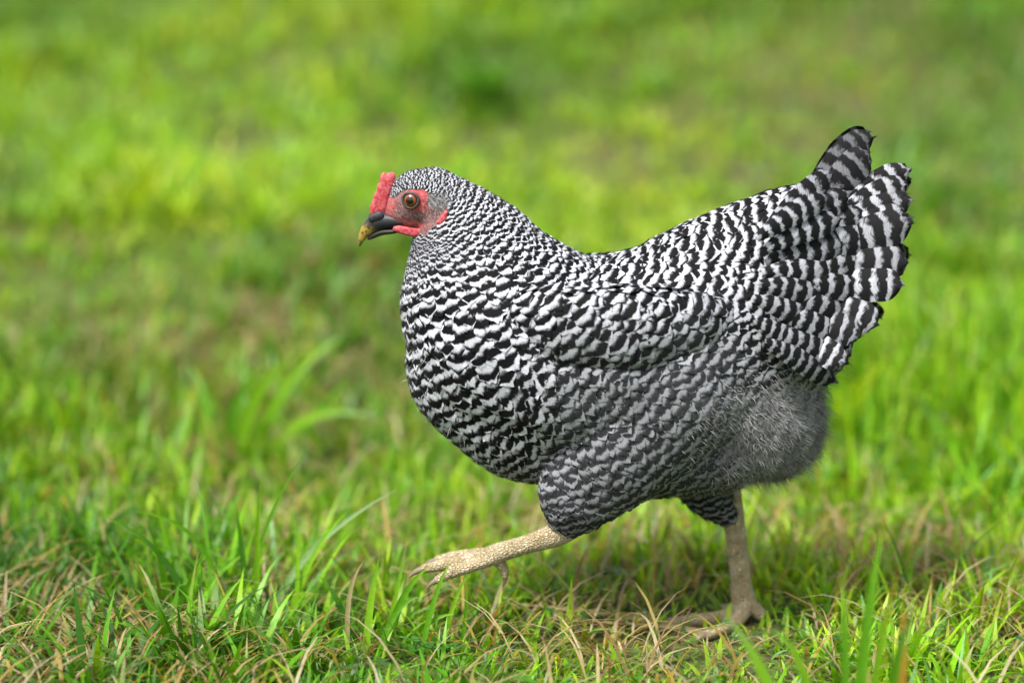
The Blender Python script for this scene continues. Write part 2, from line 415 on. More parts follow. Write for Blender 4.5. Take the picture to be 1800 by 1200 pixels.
ball_chain(bm, [(1330, 560, 120, 85, 0), (1400, 590, 88, 58, 0), (1425, 600, 72, 40, 0)])
for sgn, ch in ((-1, [(1185, 680, 130, 75, -95), (1095, 780, 104, 66, -92), (1018, 858, 70, 50, -84), (1000, 905, 34, 28, -80)]),
                (1, [(1200, 720, 130, 75, 95), (1238, 830, 80, 60, 80), (1258, 902, 40, 36, 72), (1286, 938, 19, 19, 70)])):
    ball_chain(bm, ch)
ball_chain(bm, [(1120, 780, 95, 110, 0), (1260, 770, 95, 110, 0)])
BV, BF, BN = solidify(bm, .0017, 9)
bx, by = profile(BV)

def sdell(x, y, cx, cy, rx, ry, rot=0):
    c, s = math.cos(rot), math.sin(rot); u = (x - cx) * c + (y - cy) * s; v = -(x - cx) * s + (y - cy) * c
    return np.hypot(u / rx, v / ry)
def sm(a, lo, hi):
    t = np.clip((a - lo) / (hi - lo), 0, 1); return t * t * (3 - 2 * t)
FACE = [(674, 352), (690, 345), (704, 338), (722, 331), (742, 330), (755, 337), (786, 350), (790, 366), (782, 392), (770, 400), (758, 408), (752, 416), (728, 420), (700, 414), (680, 408), (660, 400), (655, 372)]
def in_poly(x, y, poly):
    r = np.zeros(len(x), bool); j = len(poly) - 1
    for i in range(len(poly)):
        xi, yi = poly[i]; xj, yj = poly[j]
        r ^= ((yi > y) != (yj > y)) & (x < (xj - xi) * (y - yi) / (yj - yi + 1e-9) + xi); j = i
    return r
face = in_poly(bx, by, FACE)
bcol = np.tile(np.array([.10, .10, .105]), (len(BV), 1))
skin = np.array([.21, .105, .10]); redc = np.array([.36, .05, .055])
ring = 1 - sm(sdell(bx, by, 735, 351, 27, 23, .2), .75, 1.15)
band = 1 - sm(sdell(bx, by, 716, 393, 36, 9, .15), .6, 1.2)
front = 1 - sm(sdell(bx, by, 682, 362, 18, 22), .6, 1.2)
ear = 1 - sm(sdell(bx, by, 769, 351, 19, 17), .7, 1.15)
red = np.clip(np.maximum(np.maximum(ring, band), front * .6), 0, 1)
fc = skin[None] * (1 - red[:, None]) + redc[None] * red[:, None]
fc = fc * (1 - ear[:, None]) + np.array([.22, .22, .215])[None] * ear[:, None]
bcol[face] = fc[face]
stub = face * np.clip(sm(by, 352, 380) * (1 - .75 * band) * (1 - ring * .8) + .25, 0, 1)
BODY = mesh_np('body', BV, BF, M_BODY, HEN, attrs={'red': red * face, 'stub': stub}, cols={'Col': bcol})

# wings folded on the flanks
WINGS = []
def wing(sgn):
    bm = bmesh.new()
    ball_chain(bm, [(935, 555, 50, 34, sgn * 114), (1010, 578, 76, 42, sgn * 138), (1115, 582, 78, 44, sgn * 142), (1210, 570, 58, 38, sgn * 128), (1270, 560, 36, 24, sgn * 110)])
    V, F, N = solidify(bm, .002, 8)
    o = mesh_np('wing', V, F, M_BODY, HEN, attrs={'red': np.zeros(len(V)), 'stub': np.zeros(len(V))}, cols={'Col': np.tile([.10, .10, .105], (len(V), 1))})
    return o, V, F, N
WING = {s: wing(s) for s in (-1, 1)}
bvh_body = BVHTree.FromPolygons(BV.tolist(), BF.tolist())
bvh_wing = {s: BVHTree.FromPolygons(WING[s][1].tolist(), WING[s][2].tolist()) for s in (-1, 1)}
def hit(px, py):
    d = Vector(P(px, py, 0) - CAM).normalized(); r = bvh_body.ray_cast(Vector(CAM), d)
    return (r[0], r[1]) if r[0] is not None else (Vector(P(px, py, -.015)), Vector((0, -1, 0)))

# ------------------------------------------------------------------ feathers
# guides: px, py, flow dx, dy, length, width, bar period, white, black
GUIDE = np.array([
 (700,318, .75,-.6,  9, 5,  6,.62,.02), (740,300, 1,.05, 10,5.5,7,.66,.009), (790,305, .9,.4, 13,7,8,.68,.009), (770,330, .9,.35, 11,6,7,.66,.009),
 (850,335, .75,.65,20,9,11,.72,.004), (900,380, .68,.72,28,12,13,.74,.003), (950,425,.72,.7,34,15,15,.74,.003),
 (800,400, .45,.9, 18,9,10,.70,.004), (850,400,.5,.85,25,12,13,.74,.003), (745,430,.05,1, 13,6,7,.45,.009), (725,455,-.1,1,15,7,9,.62,.015), (770,430,.2,1,15,7,9,.6,.015),
 (780,480, .1,1, 32,20,19,.74,.003), (860,480,.25,.97,40,24,21,.76,.003), (930,470,.4,.9,40,22,20,.76,.003), (985,470,.6,.8,38,20,18,.76,.003),
 (715,560,-.02,1,42,26,21,.76,.003), (780,560,.12,1,52,34,25,.76,.003), (860,560,.25,1,54,36,26,.74,.003),
 (715,640,.2,1,46,28,22,.72,.003), (790,650,.25,1,54,36,26,.70,.003), (860,640,.5,.85,52,36,26,.66,.003),
 (770,730,.5,.85,44,28,22,.64,.003), (850,730,.6,.75,48,30,24,.60,.003), (915,690,1,.15,50,34,26,.58,.004), (920,770,.9,.4,42,26,21,.52,.003), (880,815,.75,.65,36,22,18,.5,.003),
 (950,530,.62,.78,44,30,24,.64,.004), (1010,520,.68,.73,46,32,24,.68,.004), (1080,500,.72,.68,46,34,24,.76,.004), (1160,520,.78,.6,48,32,23,.70,.004),
 (1000,600,.66,.74,46,30,24,.50,.010), (1100,590,.72,.7,46,30,23,.54,.009), (1200,590,.8,.6,46,28,22,.5,.02), (1250,550,.85,.5,44,28,22,.55,.010),
 (1030,446,1,.05,36,18,15,.72,.003), (1120,450,1,.1,44,24,20,.76,.003), (1200,440,1,.25,50,28,22,.72,.003), (1220,480,1,.1,52,30,24,.74,.003),
 (1290,400,.95,-.1,44,24,19,.70,.003), (1350,370,.9,-.35,46,24,20,.68,.003), (1300,460,.85,.5,52,24,20,.68,.003), (1350,430,.95,.25,54,26,22,.70,.003),
 (1400,400,1,-.1,58,30,25,.72,.003), (1440,470,1,.1,64,32,27,.70,.003), (1400,500,.95,.3,58,28,24,.62,.003), (1300,560,.72,.7,50,24,20,.56,.004), (1350,590,.8,.6,50,24,20,.54,.004),
 (1430,570,.95,.35,56,30,24,.56,.003), (1420,640,.85,.55,44,24,19,.46,.003), (1340,650,.45,.9,44,26,19,.48,.004), (1270,620,.6,.8,42,24,18,.42,.02),
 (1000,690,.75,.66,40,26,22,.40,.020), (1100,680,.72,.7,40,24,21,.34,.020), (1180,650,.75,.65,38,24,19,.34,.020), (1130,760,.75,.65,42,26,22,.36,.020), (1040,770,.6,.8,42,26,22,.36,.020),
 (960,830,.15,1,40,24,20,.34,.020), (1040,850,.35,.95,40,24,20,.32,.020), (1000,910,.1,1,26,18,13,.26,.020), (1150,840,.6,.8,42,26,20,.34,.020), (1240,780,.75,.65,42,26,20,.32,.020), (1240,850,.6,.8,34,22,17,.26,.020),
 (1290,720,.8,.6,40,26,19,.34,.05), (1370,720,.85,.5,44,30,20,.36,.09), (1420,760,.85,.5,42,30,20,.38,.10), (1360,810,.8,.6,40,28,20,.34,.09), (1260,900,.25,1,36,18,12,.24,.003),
], float)
GUIDE[:, 6] *= np.where(GUIDE[:, 6] > 17, 1.14, 1.0)
gd = GUIDE[:, 2:4] / np.linalg.norm(GUIDE[:, 2:4], axis=1, keepdims=True)
def guide(x, y):
    d2 = (x[:, None] - GUIDE[None, :, 0]) ** 2 + (y[:, None] - GUIDE[None, :, 1]) ** 2 + 60
    w = d2 ** -1.8; w /= w.sum(1, keepdims=True)
    f = w @ gd; f /= np.linalg.norm(f, axis=1, keepdims=True) + 1e-9
    return f, w @ GUIDE[:, 4:]
# bar phase: a scalar field whose gradient is flow / period, so that bars of neighbours line up
GS = 8; gx = np.arange(600, 1660, GS); gy = np.arange(240, 980, GS)
GX, GY = np.meshgrid(gx, gy); f_, p_ = guide(GX.ravel().astype(float), GY.ravel().astype(float))
ax_ = (f_[:, 0] / p_[:, 2]).reshape(GX.shape) * GS; ay_ = (f_[:, 1] / p_[:, 2]).reshape(GX.shape) * GS
def phase_field():
    ex = .5 * (ax_[:, 1:] + ax_[:, :-1]); ey = .5 * (ay_[1:] + ay_[:-1])
    def lap(u):
        r = np.zeros_like(u); dx = u[:, 1:] - u[:, :-1]; dy = u[1:] - u[:-1]
        r[:, 1:] += dx; r[:, :-1] -= dx; r[1:] += dy; r[:-1] -= dy; return r
    b = np.zeros_like(ax_); b[:, 1:] += ex; b[:, :-1] -= ex; b[1:] += ey; b[:-1] -= ey
    u = np.zeros_like(b); r = b - lap(u); p = r.copy(); rs = (r * r).sum()
    for _ in range(900):
        q = lap(p); al = rs / ((p * q).sum() + 1e-12); u += al * p; r -= al * q; rn = (r * r).sum()
        if rn < 1e-8: break
        p = r + rn / rs * p; rs = rn
    return u
UF = phase_field()
def phase(x, y):
    i = np.clip((x - gx[0]) / GS, 0, len(gx) - 1.01); j = np.clip((y - gy[0]) / GS, 0, len(gy) - 1.01)
    a = i.astype(int); b = j.astype(int); f = i - a; g = j - b
    return (UF[b, a] * (1 - f) + UF[b, a + 1] * f) * (1 - g) + (UF[b + 1, a] * (1 - f) + UF[b + 1, a + 1] * f) * g

def sample(V, F, N, n):
    a, b, c, d = (V[F[:, k]] for k in range(4))
    ar = np.linalg.norm(np.cross(b - a, c - a), axis=1) + np.linalg.norm(np.cross(c - a, d - a), axis=1)
    k = rng.choice(len(F), n, p=ar / ar.sum()); u = rng.random((n, 1)); v = rng.random((n, 1))
    p = (a[k] * (1 - u) + b[k] * u) * (1 - v) + (d[k] * (1 - u) + c[k] * u) * v
    nn = N[F[k]].mean(1); nn /= np.linalg.norm(nn, axis=1, keepdims=True)
    return p, nn, ar.sum() / 2
def thin(p, spacing, cell):
    """greedy dart throwing with a spacing of its own for each point"""
    grid = {}; keep = []
    ij = np.floor(p / cell).astype(int).tolist(); pl = p.tolist(); sl = spacing.tolist()
    for k in range(len(pl)):
        x, y, z = pl[k]; a, b, c = ij[k]; s = sl[k]; s2 = s * s; ok = True
        for da in (-1, 0, 1):
            for db in (-1, 0, 1):
                for dc in (-1, 0, 1):
                    for q in grid.get((a + da, b + db, c + dc), ()):
                        if (q[0] - x) ** 2 + (q[1] - y) ** 2 + (q[2] - z) ** 2 < s2: ok = False; break
                    if not ok: break
                if not ok: break
            if not ok: break
        if ok: grid.setdefault((a, b, c), []).append((x, y, z)); keep.append(k)
    return np.array(keep)

SV = np.array([0, .35, .66, .87, 1.0]); ROWS = len(SV)
WP = np.array([.6, .9, 1.0, .90, .50])
XS = np.array([-1, -.66, -.33, 0, .33, .66, 1.0]); NC = len(XS)
def feather_faces():
    f = []
    for r in range(ROWS - 1):
        for c in range(NC - 1):
            a = r * NC + c; f.append([a, a + 1, a + NC + 1, a + NC])
    return np.array(f)
FF = feather_faces()
def fluffy(px, py):                # the soft down behind the thigh
    return (1 - sm(sdell(px, py, 1385, 770, 175, 132, -.3), .30, 1.30))
def make_feathers(p, n, bvh, skip=None):
    """lay one feather over the surface at each point; returns V (k,18,3) and per-feather attributes"""
    px, py = profile(p); fl, par = guide(px, py)
    jit = rng.normal(0, .13, len(p)); c, s = np.cos(jit), np.sin(jit)
    fx = fl[:, 0] * c - fl[:, 1] * s; fy = fl[:, 0] * s + fl[:, 1] * c
    t = np.stack([fx, np.zeros_like(fx), -fy], 1)
    t = t - n * (t * n).sum(1, keepdims=True)
    nt2 = np.linalg.norm(t, axis=1, keepdims=True); t /= nt2 + 1e-9
    L = par[:, 0] * MPP * rng.uniform(.95, 1.35, len(p)); W = par[:, 1] * MPP * rng.uniform(.9, 1.3, len(p))
    onwing = 1 - sm(sdell(px, py, 1085, 560, 190, 95, .05), .75, 1.1)
    breast = 1 - sm(sdell(px, py, 800, 610, 130, 190, 0), .7, 1.1)
    L *= 1 + .25 * onwing; W *= 1 + .30 * onwing
    VV = np.empty((len(p), ROWS * NC, 3))
    lift = (.0007 + .024 * L) * rng.uniform(.6, 1.5, len(p)) * (1 + 2.2 * sm(py, 850, 915))
    for i in range(len(p)):
        ti = Vector(t[i]); pi = Vector(p[i]); Li = L[i]
        for r in range(ROWS):
            v = SV[r]; q = pi + ti * Li * (v - .5)
            h = bvh.find_nearest(q)
            cpt, nn = h[0], h[1]
            # keep the length along the flow (closest point can slip on sharp curves)
            if nn.dot(Vector(n[i])) < 0.2: nn = Vector(n[i]); cpt = q
            sd = nn.cross(ti).normalized()
            off = nn * (.0004 + lift[i] * v ** 1.5)
            w = W[i] * .5 * WP[r]
            back = (0, 0, .03, .12, .20)[r] * W[i]; rag = (0, 0, 0, .02, .055)[r] * Li
            for k in range(NC):
                x = XS[k]
                VV[i, r * NC + k] = cpt + off + sd * (w * x) - nn * (x * x * w * .08) - ti * (x * x * back + random.uniform(-1, 1) * rag)
    # bars
    ph = phase(px, py) + rng.normal(0, 1, len(p)) * (np.where(par[:, 2] < 10, .28, .17) + .12 * onwing - .05 * breast)
    bar = ph[:, None] + (SV[None, :] - .5) * (L / (par[:, 2] * MPP))[:, None]
    soft = np.clip((1 - sm(sdell(px, py, 1150, 765, 235, 130, -.25), .7, 1.15)) * .22 + .9 * fluffy(px, py), 0, 1)
    at = {'bar': np.repeat(bar, NC, 1), 'soft': np.repeat(soft[:, None], ROWS * NC, 1), 'side': np.tile(np.tile(XS, ROWS), (len(p), 1)),
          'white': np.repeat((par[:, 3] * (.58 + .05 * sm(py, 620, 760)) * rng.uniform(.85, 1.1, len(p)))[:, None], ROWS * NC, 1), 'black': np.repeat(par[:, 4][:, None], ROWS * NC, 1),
          'rand': np.repeat(rng.random(len(p))[:, None], ROWS * NC, 1)}
    return VV, at, L * W, px, py
def join_feathers(name, VV, at, parent):
    k = len(VV); F = (np.arange(k)[:, None, None] * (ROWS * NC) + FF[None]).reshape(-1, 4)
    return mesh_np(name, VV.reshape(-1, 3), F, M_FEATHER, parent, attrs={a: b.ravel() for a, b in at.items()})
def one_feather(VV, at, i, parent):
    return mesh_np('feather', VV[i], FF, M_FEATHER, parent, attrs={a: b[i] for a, b in at.items()})

def plumage(V, F, N, bvh, dens):
    p, n, area = sample(V, F, N, dens); px, py = profile(p)
    _, par = guide(px, py)
    ok = ~in_poly(px, py, FACE)
    ok &= ~((px < 690) & (py > 330))
    p, n, par = p[ok], n[ok], par[ok]
    sp_ = .43 * np.sqrt(par[:, 0] * par[:, 1]) * MPP * (1 + .25 * (1 - sm(sdell(px[ok], py[ok], 1085, 560, 190, 95, .05), .75, 1.1)))
    small = sp_ < .0048
    out = []
    ks = np.where(small)[0]; kb = np.where(~small)[0]
    if len(ks): out.append(ks[thin(p[ks], sp_[ks], .0048)])
    if len(kb): out.append(kb[thin(p[kb], sp_[kb], .0135)])
    k = np.concatenate(out); return p[k], n[k]
pb, nb = plumage(BV, BF, BN, bvh_body, 150000)
# none where the wing pad covers the body
def covered(p):
    keep = np.ones(len(p), bool)
    for i in range(len(p)):
        for s in (-1, 1):
            if p[i, 1] * s > .03:
                h = bvh_wing[s].find_nearest(Vector(p[i]))
                if h[0] is not None and (Vector(p[i]) - h[0]).dot(h[1]) < -.007: keep[i] = False
    return keep
kb = covered(pb); pb, nb = pb[kb], nb[kb]
sets = [(BODY, *make_feathers(pb, nb, bvh_body))]
for s in (-1, 1):
    o, V, F, N = WING[s]
    p, n = plumage(V, F, N, bvh_wing[s], 26000)
    k = (n[:, 1] * s > -.6); p, n = p[k], n[k]
    sets.append((o, *make_feathers(p, n, bvh_wing[s])))
print('feathers', [len(q[1]) for q in sets])
# the 300 that show largest stay single feathers, the others are joined
cand = []
for si, (o, VV, at, A, px, py) in enumerate(sets):
    mid = VV.mean(1)
    nrm = np.cross(VV[:, 24] - VV[:, 7], VV[:, 13] - VV[:, 7]); nrm /= np.linalg.norm(nrm, axis=1, keepdims=True) + 1e-12
    vis = np.abs(nrm[:, 1]) * A
    for i in range(len(VV)):
        if mid[i, 1] < -.02: cand.append((vis[i], si, i))
cand.sort(reverse=True)
# seen from the camera: first hit must be near the feather
best = set()
for a, si, i in cand:
    m = Vector(sets[si][1][i].mean(0)); d = (m - Vector(CAM)); ln = d.length; d.normalize(); blocked = False
    for b in (bvh_body, bvh_wing[-1]):
        h = b.ray_cast(Vector(CAM), d)
        if h[0] is not None and h[3] < ln - .004: blocked = True
    if not blocked: best.add((si, i))
    if len(best) >= 300: break
for si, (o, VV, at, A, px, py) in enumerate(sets):
    rest = np.array([i for i in range(len(VV)) if (si, i) not in best])
    for i in range(len(VV)):
        if (si, i) in best: one_feather(VV, at, i, o)
    tag(join_feathers('plumage', VV[rest], {k: v[rest] for k, v in at.items()}, o), kind='stuff')

# ------------------------------------------------------------------ tail
def big_feather(base, ctrl, tip, width, normal, period, ph, rows=20, cols=8, white=.34, black=.008, name='tail_feather'):
    base, ctrl, tip = (np.array(q, float) for q in (base, ctrl, tip))
    s = np.linspace(0, 1, rows); c = ((1 - s) ** 2)[:, None] * base + (2 * s * (1 - s))[:, None] * ctrl + (s ** 2)[:, None] * tip
    tg = np.gradient(c, axis=0); tg /= np.linalg.norm(tg, axis=1, keepdims=True)
    nn = np.array(normal, float); sd = np.cross(nn, tg); sd /= np.linalg.norm(sd, axis=1, keepdims=True); nn2 = np.cross(tg, sd)
    ln = np.linalg.norm(np.diff(c, axis=0), axis=1).sum()
    wp = np.interp(s, [0, .25, .6, .80, .88, .94, .98, 1], [.35, .7, 1, .97, .86, .66, .40, .12])
    x = np.linspace(-1, 1, cols + 1)
    V = c[:, None] + sd[:, None] * (x[None, :, None] * width * .5 * wp[:, None, None]) - nn2[:, None] * ((x ** 2)[None, :, None] * width * .10)
    V = V - tg[:, None] * ((np.abs(x) ** 1.5)[None, :, None] * width * .12 * np.clip((s - .8) / .2, 0, 1)[:, None, None])
    V += tg[:, None] * (rng.normal(0, 1, (rows, cols + 1)) * (.0004 + .0011 * np.clip((s - .85) / .15, 0, 1))[:, None])[:, :, None]
    i = np.arange(rows * (cols + 1)).reshape(rows, cols + 1)
    F = np.stack([i[:-1, :-1].ravel(), i[:-1, 1:].ravel(), i[1:, 1:].ravel(), i[1:, :-1].ravel()], 1)
    n = rows * (cols + 1)
    at = {'bar': np.repeat(ph + s * ln / period, cols + 1), 'side': np.tile(x, rows), 'white': np.repeat(white * random.uniform(.75, 1.15) * (1 - .7 * s ** 5), cols + 1), 'black': np.full(n, black), 'mess': np.full(n, .9), 'rand': np.full(n, random.random())}
    return mesh_np(name, V.reshape(-1, 3), F, M_FEATHER, HEN, attrs=at)
# px tip, px base, width, bar period; near side fan, then the far side behind it
TIPS = [((1537, 240), (1400, 400), (1470, 260), 56, 32), ((1530, 268), (1400, 420), (1480, 300), 60, 34), ((1602, 298), (1410, 440), (1520, 318), 50, 34), ((1598, 322), (1410, 446), (1520, 338), 50, 33), ((1606, 352), (1410, 455), (1520, 360), 52, 34), ((1596, 376), (1410, 462), (1520, 384), 50, 33),
        ((1606, 392), (1410, 470), (1520, 405), 66, 36), ((1600, 462), (1400, 490), (1520, 455), 66, 34), ((1590, 500), (1395, 510), (1510, 495), 62, 32), ((1545, 572), (1385, 530), (1490, 540), 58, 30), ((1515, 590), (1380, 545), (1460, 570), 54, 28), ((1485, 640), (1360, 560), (1440, 610), 50, 26)]
for k, (t, b, c, w, per) in enumerate(TIPS):
    for sgn in (-1, 1):
        y = sgn * (.004 + .0035 * k + (.002 if sgn > 0 else 0))
        dx = random.uniform(-8, 8) if sgn > 0 else 0; dy = random.uniform(-12, 4) if sgn > 0 else 0
        big_feather(P(b[0], b[1], y * .6), P(c[0] + dx, c[1] + dy, y * 1.4), P(t[0] + dx, t[1] + dy, y * 1.7), w * MPP, (.1 * sgn, sgn, .25), per * MPP, random.random() * .5 + k * .1, white=.13 if k < 2 else .33)  # shade over the tail is put into lowered whites, deepest on the top

# upper and lower coverts that hide the roots of the tail
COV = [((1470, 300), (1350, 400), 44, 27), ((1500, 340), (1370, 420), 48, 28), ((1528, 375), (1390, 430), 50, 29), ((1535, 420), (1390, 450), 52, 30), ((1530, 465), (1385, 475), 52, 29),
       ((1525, 510), (1380, 495), 50, 28), ((1512, 552), (1370, 515), 50, 27), ((1500, 600), (1360, 545), 48, 26), ((1488, 645), (1350, 575), 46, 24), ((1468, 676), (1345, 600), 44, 22),
       ((1455, 340), (1330, 420), 42, 25), ((1482, 385), (1345, 440), 46, 27), ((1492, 430), (1345, 460), 48, 27), ((1488, 480), (1340, 480), 48, 27), ((1478, 530), (1335, 500), 48, 26), ((1462, 580), (1325, 525), 46, 25), ((1445, 630), (1320, 560), 44, 22)]
for k, (t, b, w, per) in enumerate(COV):
    for sgn in ((-1,) if k in (0, 1, 10) else (-1, 1)):
        far = k >= 10; y = sgn * ((.030 if far else .020) + .003 * abs((k % 10) - 2))
        j = [random.uniform(-6, 6) for _ in range(4)]
        q = lambda a, b_, yy: P(a, b_, -abs(yy)) * np.array([1, -1 if yy > 0 else 1, 1])
        big_feather(q(b[0], b[1], y * 2.0), q((b[0] + t[0]) / 2 + j[0], (b[1] + t[1]) / 2 + j[1] - 8, y * 1.9), q(t[0] + j[2], t[1] + j[3], y * 1.1), w * MPP, (.25, sgn, .2), per * MPP, phase(np.array([float(b[0])]), np.array([float(b[1])]))[0] + random.uniform(-.15, .15), rows=14, white=.32, name='tail_covert')

# ------------------------------------------------------------------ down
def hairs(name, p, n, flow, length, width, col, parent, lift=.5):
    k = len(p); t = flow - n * (flow * n).sum(1, keepdims=True); t /= np.linalg.norm(t, axis=1, keepdims=True) + 1e-9
    t = t + rng.normal(0, .5, t.shape); d = t + n * lift * rng.uniform(.3, 1.2, (k, 1)); d /= np.linalg.norm(d, axis=1, keepdims=True)
    s = np.cross(d, n + rng.normal(0, .3, n.shape)); s /= np.linalg.norm(s, axis=1, keepdims=True) + 1e-9
    droop = np.array([0, 0, -.25])
    m = p + d * length[:, None] * .5; e = p + (d + droop * .4) * length[:, None]
    V = np.stack([p - s * width * .5, p + s * width * .5, m + s * width * .4, m - s * width * .4, e + s * width * .1, e - s * width * .1], 1)
    f = np.array([[0, 1, 2, 3], [3, 2, 4, 5]]); F = (np.arange(k)[:, None, None] * 6 + f[None]).reshape(-1, 4)
    C = np.repeat(col[:, None], 6, 1)
    return tag(mesh_np(name, V.reshape(-1, 3), F, M_DOWN, parent, cols={'Col': C.reshape(-1, 3)}), kind='stuff')
p, n, _ = sample(BV, BF, BN, 330000); px, py = profile(p)
k = rng.random(len(p)) < np.clip(fluffy(px, py) ** 1.6 * .85, 0, 1); p1, n1, x1, y1 = p[k], n[k], px[k], py[k]
tone = .16 + .07 * rng.random(len(p1)) + .05 * np.sin(phase(x1, y1) * 6.283) + .20 * (nnoise(x1, y1, 13, 61) - .5) + .12 * (nnoise(x1, y1, 38, 62) - .5)
hairs('down', p1, n1, np.tile([.8, 0, -.35], (len(p1), 1)), rng.uniform(.003, .009, len(p1)), .0006, np.clip(tone, .03, .4)[:, None] * np.array([[1, .985, .98]]), BODY, .32)
k = (rng.random(len(p)) < fluffy(px, py) * .25) & (px > 1300) & (np.abs(n[:, 1]) < .55); p5, n5 = p[k], n[k]
hairs('wisp', p5, n5, np.tile([.9, 0, -.5], (len(p5), 1)), rng.uniform(.009, .020, len(p5)), .00035, (.09 + .12 * rng.random((len(p5), 1))) * np.array([[1, .985, .98]]), BODY, .8)
# bristles on the face and a soft grey tuft over the ear
k = in_poly(px, py, FACE) & (py > 350) & (rng.random(len(p)) < .55) & (sdell(px, py, 722, 352, 20, 20) > 1) & (px > 690) ; p2, n2, x2 = p[k], n[k], px[k]
hairs('bristle', p2, n2, np.tile([.8, 0, -.5], (len(p2), 1)), rng.uniform(.001, .003, len(p2)), .00028, np.where(rng.random((len(p2), 1)) < .7, .02, .25) * np.ones((1, 3)), BODY, .4)
q, qn, _ = sample(BV, BF, BN, 500000); qx, qy = profile(q)
k = (sdell(qx, qy, 768, 351, 18, 15) < 1); p3, n3 = q[k], qn[k]
hairs('ear_tuft', p3, n3, np.tile([.9, 0, -.35], (len(p3), 1)), rng.uniform(.003, .007, len(p3)), .0004, (.07 + .30 * rng.random((len(p3), 1)) ** 1.3) * np.ones((1, 3)), BODY, .35)
# loose filaments along the outline
k = (rng.random(len(q)) < .02) & (np.abs(qn[:, 1]) < .75) & ~in_poly(qx, qy, FACE) & (qx < 960) & (qx > 700); p4, n4 = q[k], qn[k]
f4, g4 = guide(qx[k], qy[k])
hairs('filament', p4, n4, np.stack([f4[:, 0], 0 * f4[:, 0], -f4[:, 1]], 1), g4[:, 0] * MPP * rng.uniform(.25, .5, len(p4)), .0003, (.1 + .4 * rng.random((len(p4), 1))) * np.ones((1, 3)), BODY, .3)

# ------------------------------------------------------------------ head parts
def slab(name, outline, y0, th, mat, voxel=.0007, rough=0.0, taper=.6, parent=None, mirror=False):
    """fleshy blade from an outline: thick middle, rounded rim"""
    bm = bmesh.new(); c = np.mean(np.array(outline, float), 0)
    rings = []
    for yy, sc in ((-1, taper), (-.55, .93), (.55, .93), (1, taper)):
        rings.append([bm.verts.new(P(*(c + (np.array(q) - c) * sc), y0) + np.array([0, yy * th * .5 * MPP, 0])) for q in outline])
    k = len(outline)
    for a, b in zip(rings[:-1], rings[1:]):
        for i in range(k): bm.faces.new((a[i], a[(i + 1) % k], b[(i + 1) % k], b[i]))
    bm.faces.new(rings[0][::-1]); bm.faces.new(rings[-1])
    bmesh.ops.recalc_face_normals(bm, faces=bm.faces); bmesh.ops.triangulate(bm, faces=bm.faces)
    V, F, N = solidify(bm, voxel, 7)
    if rough:
        x, y = profile(V); V = V + N * ((nnoise(x, y + V[:, 1] * 2000, 4.5, 71) - .5) * rough * MPP)[:, None]
    if mirror: V = V * np.array([1, -1, 1]); F = F[:, ::-1]
    return mesh_np(name, V, F, mat, parent or HEN)
slab('comb', [(650, 380), (648, 366), (653, 356), (655, 344), (661, 336), (663, 324), (668, 318), (668, 306), (674, 300), (682, 303), (689, 299), (697, 304), (697, 316), (691, 334), (684, 352), (680, 372), (672, 386), (658, 386)], 0, 13, M_COMB, rough=.45)
ys = float(hit(722, 398)[0][1])
ys = float(hit(722, 400)[0][1])
WA = [(687, 403), (690, 397), (702, 395), (720, 399), (736, 401), (751, 403), (750, 409), (742, 415), (730, 418), (712, 414), (697, 409)]
ye = float(hit(777, 383)[0][1])
EL = [(787, 364), (788, 376), (786, 387), (780, 395), (773, 398), (765, 392), (771, 386), (778, 376)]
for mir in (False, True):
    slab('wattle', WA, ys - .0035, 12, M_COMB, rough=1.2, mirror=mir)
    slab('earlobe', EL, ye - .0008, 8, M_COMB, rough=1.5, mirror=mir)

def tube(chain, seg=20, sub=6):
    """chain of (px, py, ry, rz, yoff) -> smooth tapered tube following the points"""
    pts = np.array([[*P(a, b, e * MPP), c, d, e] for a, b, c, d, e in chain])
    t = np.arange(len(pts)); tt = np.linspace(0, len(pts) - 1, (len(pts) - 1) * sub + 1)
    def cr(col):
        o = np.empty(len(tt))
        for i, u in enumerate(tt):
            k = min(int(u), len(pts) - 2); f = u - k
            p0, p1, p2, p3 = (col[max(k - 1, 0)], col[k], col[k + 1], col[min(k + 2, len(pts) - 1)])
            o[i] = .5 * ((2 * p1) + (p2 - p0) * f + (2 * p0 - 5 * p1 + 4 * p2 - p3) * f * f + (3 * p1 - p0 - 3 * p2 + p3) * f ** 3)
        return o
    C = np.stack([cr(pts[:, k]) for k in range(5)], 1)
    tg = np.gradient(C[:, :3], axis=0); tg /= np.linalg.norm(tg, axis=1, keepdims=True)
    Yv = np.array([0, 1.0, 0]); s1 = Yv - tg * tg[:, 1:2]; s1 /= np.linalg.norm(s1, axis=1, keepdims=True); s2 = np.cross(tg, s1)
    a = np.linspace(0, 2 * np.pi, seg, endpoint=False)
    V = C[:, None, :3] + s1[:, None] * (np.cos(a)[None, :, None] * C[:, None, 4:5] * MPP) + s2[:, None] * (np.sin(a)[None, :, None] * C[:, None, 3:4] * MPP)
    n = len(C); i = np.arange(n * seg).reshape(n, seg); j = np.roll(i, -1, 1)
    F = np.stack([i[:-1].ravel(), j[:-1].ravel(), j[1:].ravel(), i[1:].ravel()], 1)
    V = np.concatenate([V.reshape(-1, 3), C[:1, :3], C[-1:, :3]])
    caps = [[i[0, (k + 1) % seg], i[0, k], n * seg, n * seg] for k in range(seg)] + [[i[-1, k], i[-1, (k + 1) % seg], n * seg + 1, n * seg + 1] for k in range(seg)]
    return V, F, np.array(caps)
def tube_bm(bm, chain, seg=16, sub=6):
    V, F, K = tube(chain, seg, sub)
    vs = [bm.verts.new(v) for v in V]
    for f in F: bm.faces.new([vs[i] for i in f])
    for f in K: bm.faces.new([vs[f[0]], vs[f[1]], vs[f[2]]])
